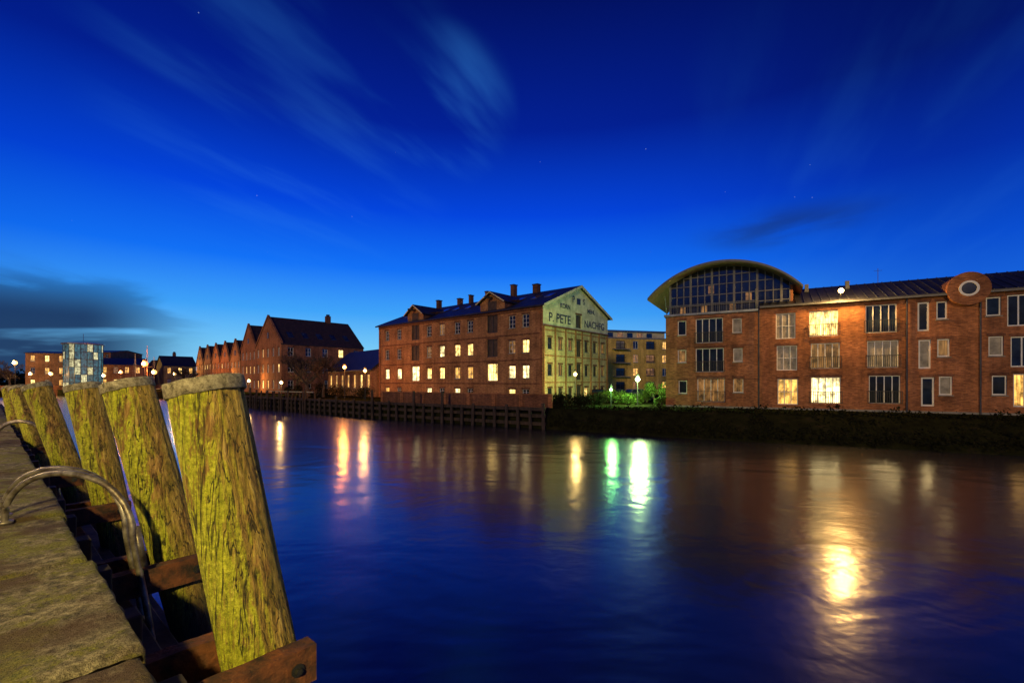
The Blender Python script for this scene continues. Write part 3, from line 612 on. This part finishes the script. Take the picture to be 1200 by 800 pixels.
mb.obj('piles',DWOOD,tq); pl.obj('wales',DWOOD,tq)
b=from_sight('jetty',300,70,356,62); P=Panel(b,0,0,1,0); L=b.L
P.box('deck',DWOOD,0,L,-1.6,0,-2.6,-2.45)
for i in range(8):
    s_=i*L/7; b.part('posts',DWOOD).tube([P.pt(s_,.1,-5),P.pt(s_,.1,-1.4 if i%2 else -2.0)],.13,8); b.part('posts',DWOOD).tube([P.pt(s_,-1.6,-5),P.pt(s_,-1.6,-1.5)],.13,8)
P.box('rail',CREAM,0,L,-1.55,-1.5,-1.55,-1.45); b.finish()

# ================================================================ vegetation
def leafmat(name,c1,c2):
    m,nt,b=newmat(name); o=OBJ(nt); f=NOISE(nt,o,1.5,3,.7); nt.links.new(RAMP(nt,f,[(.3,c2),(.7,c1)]),b.inputs['Base Color']); b.inputs['Roughness'].default_value=.9; b.inputs['Specular IOR Level'].default_value=.1; return m
LEAFD=leafmat('dark_ivy_leaves',(.018,.018,.007),(.004,.005,.002)); LEAFG=leafmat('green_leaves',(.10,.16,.03),(.03,.06,.012))
def leaf(mb,c,s):
    a=Vector((random.gauss(0,1),random.gauss(0,1),random.gauss(0,1))).normalized(); t=a.orthogonal().normalized(); t=(t+a.cross(t)*random.uniform(-2,2)).normalized(); bi=a.cross(t)
    mb.quad(c-t*s,c+bi*s*.5,c+t*s,c-bi*s*.5)
random.seed(4); mb=MB()
for (p0,w0),(p1,w1) in zip(list(zip(bank,wid))[1:5],list(zip(bank,wid))[2:6]):
    p0=Vector(p0);p1=Vector(p1); L=(p1-p0).length; nlf=int(min(L,40)*320); o_=Vector((.58,.81))
    for i in range(nlf):
        t=random.random(); r_=random.random()**.8; w=w0+(w1-w0)*t; p=p0+(p1-p0)*t+o_*(w*(r_*1.25)); cl=noise.noise(Vector((p.x*.8,p.y*.8,3)))
        z=-4.1+min(r_,1)*1.7+ (.25+.7*max(0,cl))*random.random()
        if r_>.8: z=-2.45+random.random()*(.3+.8*max(0,cl+.1))
        leaf(mb,Vector((p.x,p.y,z)),random.uniform(.06,.16))
mb.obj('bank_vegetation',LEAFD)
def bush(x,y,zb,r,h,mat,n=2500,seed=1,name='bush'):
    random.seed(seed); e=empty(name,(x,y,zb)); st=MB(); lf=MB(); cl=[]
    for i in range(9):
        a=random.uniform(0,6.28); rr=r*random.uniform(.2,.75); c=Vector((rr*math.cos(a),rr*math.sin(a),h*random.uniform(.35,.8))); cl.append((c,r*random.uniform(.28,.5)))
        st.tube([(0,0,0),tuple(c*.5+Vector((0,0,.1))),tuple(c)],[.05,.03,.012],5)
    for i in range(n):
        c,rr=random.choice(cl); v=Vector((random.gauss(0,1),random.gauss(0,1),random.gauss(0,1))).normalized()*rr*random.uniform(.5,1.1); p=c+v; p.z=max(p.z,.02); leaf(lf,p,random.uniform(.05,.12))
    st.obj('stems',DWOOD,e); lf.obj('leaves',mat,e)
def PX(u,Y,z=LAND): return ((u-HU)/F*Y,Y,z)
bx=[(768,49,1.3,2.4,LEAFG),(758,52,1.2,1.4,LEAFG),(722,50,1.4,1.4,LEAFG),(702,47,1.4,1.0,LEAFD),(680,44,1.4,.9,LEAFD),(658,43,1.3,1.0,LEAFD),(733,48,1.2,1.0,LEAFG),(745,50,1.2,.9,LEAFG),(712,52,1.2,1.5,LEAFG),(775,44,.8,1.0,LEAFG)]
for i,(u,Y,r,h,mt) in enumerate(bx): x,y,z=PX(u,Y); bush(x,y,z,r,h,mt,2200,i)
for i,(u,Y,r,h) in enumerate([(372,76,2.2,1.9),(395,66,2.0,1.6),(425,62,1.8,1.4),(345,84,2.0,1.6)]): x,y,z=PX(u,Y); bush(x,y,z,r,h,LEAFD,1800,20+i)
def bare_tree(x,y,zb,h,seed,r0=.2):
    random.seed(seed); e=empty('bare_tree',(x,y,zb)); mb=MB()
    def br(p,d,l,r,k):
        pts=[p]; q=p
        for i in range(3):
            d=(d+Vector((random.gauss(0,.12),random.gauss(0,.12),random.gauss(.02,.08)))).normalized(); q=q+d*l/3; pts.append(q)
        mb.tube([tuple(t) for t in pts],[r,r*.85,r*.7,r*.5],5 if k<5 else 7,False)
        if k==0: return
        for i in range(random.choice([3,3,4]) if k>1 else 2):
            nd_=(d+Vector((random.gauss(0,.5),random.gauss(0,.5),random.gauss(.1,.3)))).normalized(); br(random.choice(pts[2:]),nd_,l*random.uniform(.6,.82),max(r*.62,.03),k-1)
    br(Vector((0,0,0)),Vector((0,0,1)),h*.3,r0,6); mb.obj('trunk_and_branches',BARK,e)
for i,(u,Y,h,r0) in enumerate([(362,72,9.5,.3),(379,70,7,.22),(348,84,9,.24),(215,130,8,.3),(12,120,9,.3),(-20,110,9,.3),(690,62,3.5,.1)]): x,y,z=PX(u,Y); bare_tree(x,y,z,h,40+i,r0)
random.seed(8); mb=MB()
for i in range(9000):
    u=random.choice([random.uniform(-150,40),random.uniform(150,235),random.uniform(-150,900)]); Y=random.uniform(215,240); x=(u-HU)/F*Y
    top=6+4*noise.noise(Vector((x*.05,0,1)))+3*noise.noise(Vector((x*.2,0,4))); leaf(mb,Vector((x,Y,LAND+max(0,random.random()**.6*top))),random.uniform(.5,1.1))
mb.obj('distant_treeline',LEAFD)

# ================================================================ cars, boats, lamps
def car(x,y,rz,colr):
    e=empty('parked_car',(x,y,LAND),rz); paint,nt,b_=newmat('car_paint'); b_.inputs['Base Color'].default_value=C(*colr); b_.inputs['Roughness'].default_value=.25; b_.inputs['Metallic'].default_value=.4
    prof=[(-2.1,.3),(-2.15,.75),(-1.95,.95),(-1.5,1.0),(-1.0,1.42),(.45,1.45),(1.15,1.0),(1.95,.88),(2.15,.65),(2.1,.3)]; mb=MB(); gl=MB()
    half=lambda z:.86 if z<1.02 else .66
    Lf=[(px,-half(pz),pz) for px,pz in prof]; Rt=[(px,half(pz),pz) for px,pz in prof]
    mb.quad(*Lf); mb.quad(*Rt[::-1])
    for i in range(len(prof)):
        j=(i+1)%len(prof); mb.quad(Lf[i],Rt[i],Rt[j],Lf[j])
    for sg in(-1,1): gl.quad((-1.35,sg*.865,1.03),(-.95,sg*.69,1.37),(.42,sg*.69,1.39),(1.0,sg*.85,1.03))
    gl.quad((1.12,-.6,1.035),(1.12,.6,1.035),(.52,.58,1.42),(.52,-.58,1.42)); gl.quad((-1.45,-.6,1.06),(-1.45,.6,1.06),(-1.08,.58,1.38),(-1.08,-.58,1.38))
    mb.obj('body',paint,e,False,.05); gl.obj('windows',BLUEG,e)
    w=MB()
    for xx in(-1.35,1.35):
        for sg in(-1,1): w.tube([(xx,sg*.68,.33),(xx,sg*.9,.33)],.33,18)
    w.obj('wheels',IRON,e)
    h=MB(); h.box(2.08,2.16,-.7,-.4,.62,.75); h.box(2.08,2.16,.4,.7,.62,.75); h.obj('headlights',WHITE,e)
for u,Y,rz,c_ in((724,56,.3,(.02,.03,.05)),(746,58,.35,(.15,.16,.17)),(700,59,.3,(.12,.02,.02))): x,y,_=PX(u,Y); car(x,y,rz,c_)
def sailboat(u,Y,h):
    x,y,_=PX(u,Y); e=empty('sailing_boat',(x,y,WATER),random.uniform(2,2.6)); mb=MB()
    st=[(-4,.9),(-2,1.25),(0,1.3),(2,1.0),(3.6,.35),(4.3,.02)]
    for (xa,wa),(xb,wb) in zip(st,st[1:]):
        for sg in(-1,1): mb.quad((xa,sg*wa*.6,-.2),(xb,sg*wb*.6,-.2),(xb,sg*wb,1.0+.03*xb),(xa,sg*wa,1.0+.03*xa))
        mb.quad((xa,-wa,1.0+.03*xa),(xb,-wb,1.0+.03*xb),(xb,wb,1.0+.03*xb),(xa,wa,1.0+.03*xa))
    mb.quad((-4,-.54,-.2),(-4,.54,-.2),(-4,.9,.88),(-4,-.9,.88)); mb.box(-2.2,1.2,-.7,.7,.95,1.5)
    mb.obj('hull',WHITE,e); m=MB(); m.tube([(.6,0,1),(.6,0,h)],[.08,.05],6); m.tube([(.6,0,2.1),(-2.8,0,2.2)],.07,6); m.tube([(.6,0,h),(4.2,0,1.1)],.012,4); m.tube([(.6,0,h),(-4,0,1.0)],.012,4); m.tube([(.6,-.9,h*.6),(.6,.9,h*.6)],.03,4); m.obj('mast_and_rigging',CREAM,e)
sailboat(172,112,13); sailboat(182,125,11); sailboat(158,128,12)
def lamp_at(u,v,Y,**k):
    x,y,_=PX(u,Y); z=(HV-v)/F*Y; r=k.get('r',.2); street_lamp(x,y,LAND,z-LAND+r,**k)
lamp_at(747,444,46,col=(.60,1,.32),power=2600,glowS=8,r=.24,size=.45)
lamp_at(716,456,44,col=(.30,1,.2),power=650,glowS=4,r=.15,size=.3)
lamp_at(674,438,49,col=(1,.66,.20),power=420,glowS=5,r=.2,size=.3)
lamp_at(404,430,64,col=(1,.32,.06),power=1000,glowS=4,r=.26,size=.3)
lamp_at(428,434,60,col=(1,.42,.10),power=600,glowS=4,r=.22,size=.3)
lamp_at(330,448,80,power=800,r=.25); lamp_at(292,446,96,power=1100,r=.3); lamp_at(262,444,112,power=1100,r=.3)
lamp_at(170,426,112,col=(1,.20,.04),power=6000,glowS=4,r=.65,size=.4); lamp_at(181,436,116,col=(1,.40,.08),power=3000,glowS=4,r=.55)
lamp_at(205,438,135,power=2200,r=.4,glowS=3); lamp_at(60,438,128,power=2500,r=.45,glowS=3)
lamp_at(18,425,108,power=2500,r=.45,glowS=3); lamp_at(36,438,128,power=2000,r=.4,glowS=3); lamp_at(122,440,128,power=2800,r=.45,glowS=3); lamp_at(142,436,122,col=(1,.3,.06),power=2000,r=.4,glowS=3)
p=nd(-3.2,-2.2); street_lamp(p.x,p.y,QZ-.02,4.4,col=(1,.77,.24),power=6800,glowS=25,r=.18)
p=nd(-4.5,17); street_lamp(p.x,p.y,QZ-.02,4.6,col=(1,.66,.24),power=1800,glowS=25,r=.18)

# ================================================================ sky & added warm fill light
w=bpy.data.worlds.new('World'); sc.world=w; w.use_nodes=True; nt=w.node_tree; nt.nodes.clear()
w.cycles.sampling_method='MANUAL'; w.cycles.sample_map_resolution=256
out=nn(nt,'ShaderNodeOutputWorld'); tc=nn(nt,'ShaderNodeTexCoord'); dv=VM(nt,'NORMALIZE',tc.outputs['Generated'])
s=nn(nt,'ShaderNodeSeparateXYZ'); nt.links.new(dv,s.inputs[0]); z=M(nt,'MAXIMUM',s.outputs[2],0)
A_=RAMP(nt,z,[(0,(.27,.66,.92)),(.07,(.18,.58,.93)),(.14,(.05,.37,.95)),(.23,(.005,.165,.93)),(.34,(.0,.058,.72)),(.48,(.0,.014,.30)),(.66,(.0,.004,.10))])
B_=RAMP(nt,z,[(0,(.03,.24,.80)),(.1,(.010,.155,.76)),(.22,(.001,.072,.62)),(.34,(.0,.024,.36)),(.48,(.0,.006,.13)),(.66,(.0,.003,.05))])
hv=VM(nt,'NORMALIZE',VM(nt,'MULTIPLY',dv,(1,1,0))); az=VM(nt,'DOT_PRODUCT',hv,tuple(Vector((-.24,1,0)).normalized()))
col=MIX(nt,SMOOTH(nt,az,.5,.99),B_,A_)
def pdir(u,v): return tuple(Vector(((u-HU)/F,1,(HV-v)/F)).normalized())
zz=M(nt,'ADD',z,.06); cx=M(nt,'DIVIDE',s.outputs[0],zz); cy=M(nt,'DIVIDE',s.outputs[1],zz)
qx,qy=.41,.91
al_=M(nt,'ADD',M(nt,'MULTIPLY',cx,qx),M(nt,'MULTIPLY',cy,qy)); ac=M(nt,'SUBTRACT',M(nt,'MULTIPLY',cx,qy),M(nt,'MULTIPLY',cy,qx))
cv=nn(nt,'ShaderNodeCombineXYZ'); nt.links.new(M(nt,'MULTIPLY',al_,.26),cv.inputs[0]); nt.links.new(ac,cv.inputs[1])
cn=NOISE(nt,cv.outputs[0],4.2,4,.5,.15); cl=SMOOTH(nt,cn,.42,.74)
def spot(u,v,a0,a1): return SMOOTH(nt,VM(nt,'DOT_PRODUCT',dv,pdir(u,v)),math.cos(math.radians(a0)),math.cos(math.radians(a1)))
mk=M(nt,'ADD',M(nt,'MULTIPLY',spot(520,130,8.5,1),.55),M(nt,'ADD',M(nt,'MULTIPLY',spot(350,130,19,2),.20),M(nt,'MULTIPLY',spot(1030,160,20,3),.07)))
lf=M(nt,'MULTIPLY',cl,mk,0,True); col=MIX(nt,M(nt,'MULTIPLY',lf,.6),col,C(.05,.33,.90))
azl=M(nt,'ARCTAN2',s.outputs[0],s.outputs[1])
cv2=nn(nt,'ShaderNodeCombineXYZ'); nt.links.new(azl,cv2.inputs[0]); nt.links.new(M(nt,'MULTIPLY',z,4.5),cv2.inputs[1])
dn=NOISE(nt,cv2.outputs[0],3.4,5,.5,.5)
left=M(nt,'MULTIPLY',SMOOTH(nt,azl,-.56,-.76),SMOOTH(nt,z,.21,.10)); dk=M(nt,'MULTIPLY',SMOOTH(nt,M(nt,'ADD',dn,M(nt,'MULTIPLY',left,.28)),.50,.70),left)
rb=VM(nt,'LENGTH',VM(nt,'MULTIPLY',VM(nt,'SUBTRACT',dv,pdir(925,266)),(1,1,4.2))); dk2=M(nt,'MULTIPLY',SMOOTH(nt,rb,.20,.03),SMOOTH(nt,dn,.36,.6))
dkt=M(nt,'ADD',M(nt,'MULTIPLY',dk,.94),M(nt,'MULTIPLY',dk2,.55),0,True)
col=MIX(nt,dkt,col,C(.007,.024,.09))
vo=nn(nt,'ShaderNodeTexVoronoi'); nt.links.new(dv,vo.inputs['Vector']); vo.inputs['Scale'].default_value=26
st=M(nt,'MULTIPLY',M(nt,'LESS_THAN',vo.outputs['Distance'],.022),SMOOTH(nt,z,.2,.4)); col=MIX(nt,M(nt,'MULTIPLY',st,.3),col,C(.5,.7,1))
bg=nn(nt,'ShaderNodeBackground'); nt.links.new(col,bg.inputs[0]); bg.inputs[1].default_value=1.0
sky=nn(nt,'ShaderNodeTexSky'); sky.sky_type='NISHITA'; sky.sun_disc=False; sky.sun_elevation=math.radians(0.5); sky.sun_rotation=math.radians(200)
bg2=nn(nt,'ShaderNodeBackground'); nt.links.new(sky.outputs[0],bg2.inputs[0]); bg2.inputs[1].default_value=.002
ad=nn(nt,'ShaderNodeAddShader'); nt.links.new(bg.outputs[0],ad.inputs[0]); nt.links.new(bg2.outputs[0],ad.inputs[1]); nt.links.new(ad.outputs[0],out.inputs[0])
sl_=bpy.data.lights.new('warm_fill','SUN'); sl_.energy=.82; sl_.angle=math.radians(6); sl_.color=(1,.70,.28)  # added warm directional fill, standing in for near-quay lamplight on the facades
so=bpy.data.objects.new('warm_fill',sl_); sc.collection.objects.link(so); so.rotation_euler=Vector((.30,1,-.22)).to_track_quat('-Z','Y').to_euler()

cam=bpy.data.cameras.new('camera'); cam.lens=16; cam.sensor_width=36; cam.shift_y=.039; cam.clip_end=6000; cam.clip_start=.05
co=bpy.data.objects.new('camera',cam); sc.collection.objects.link(co); co.location=(0,0,0); co.rotation_euler=(math.pi/2,0,0); sc.camera=co
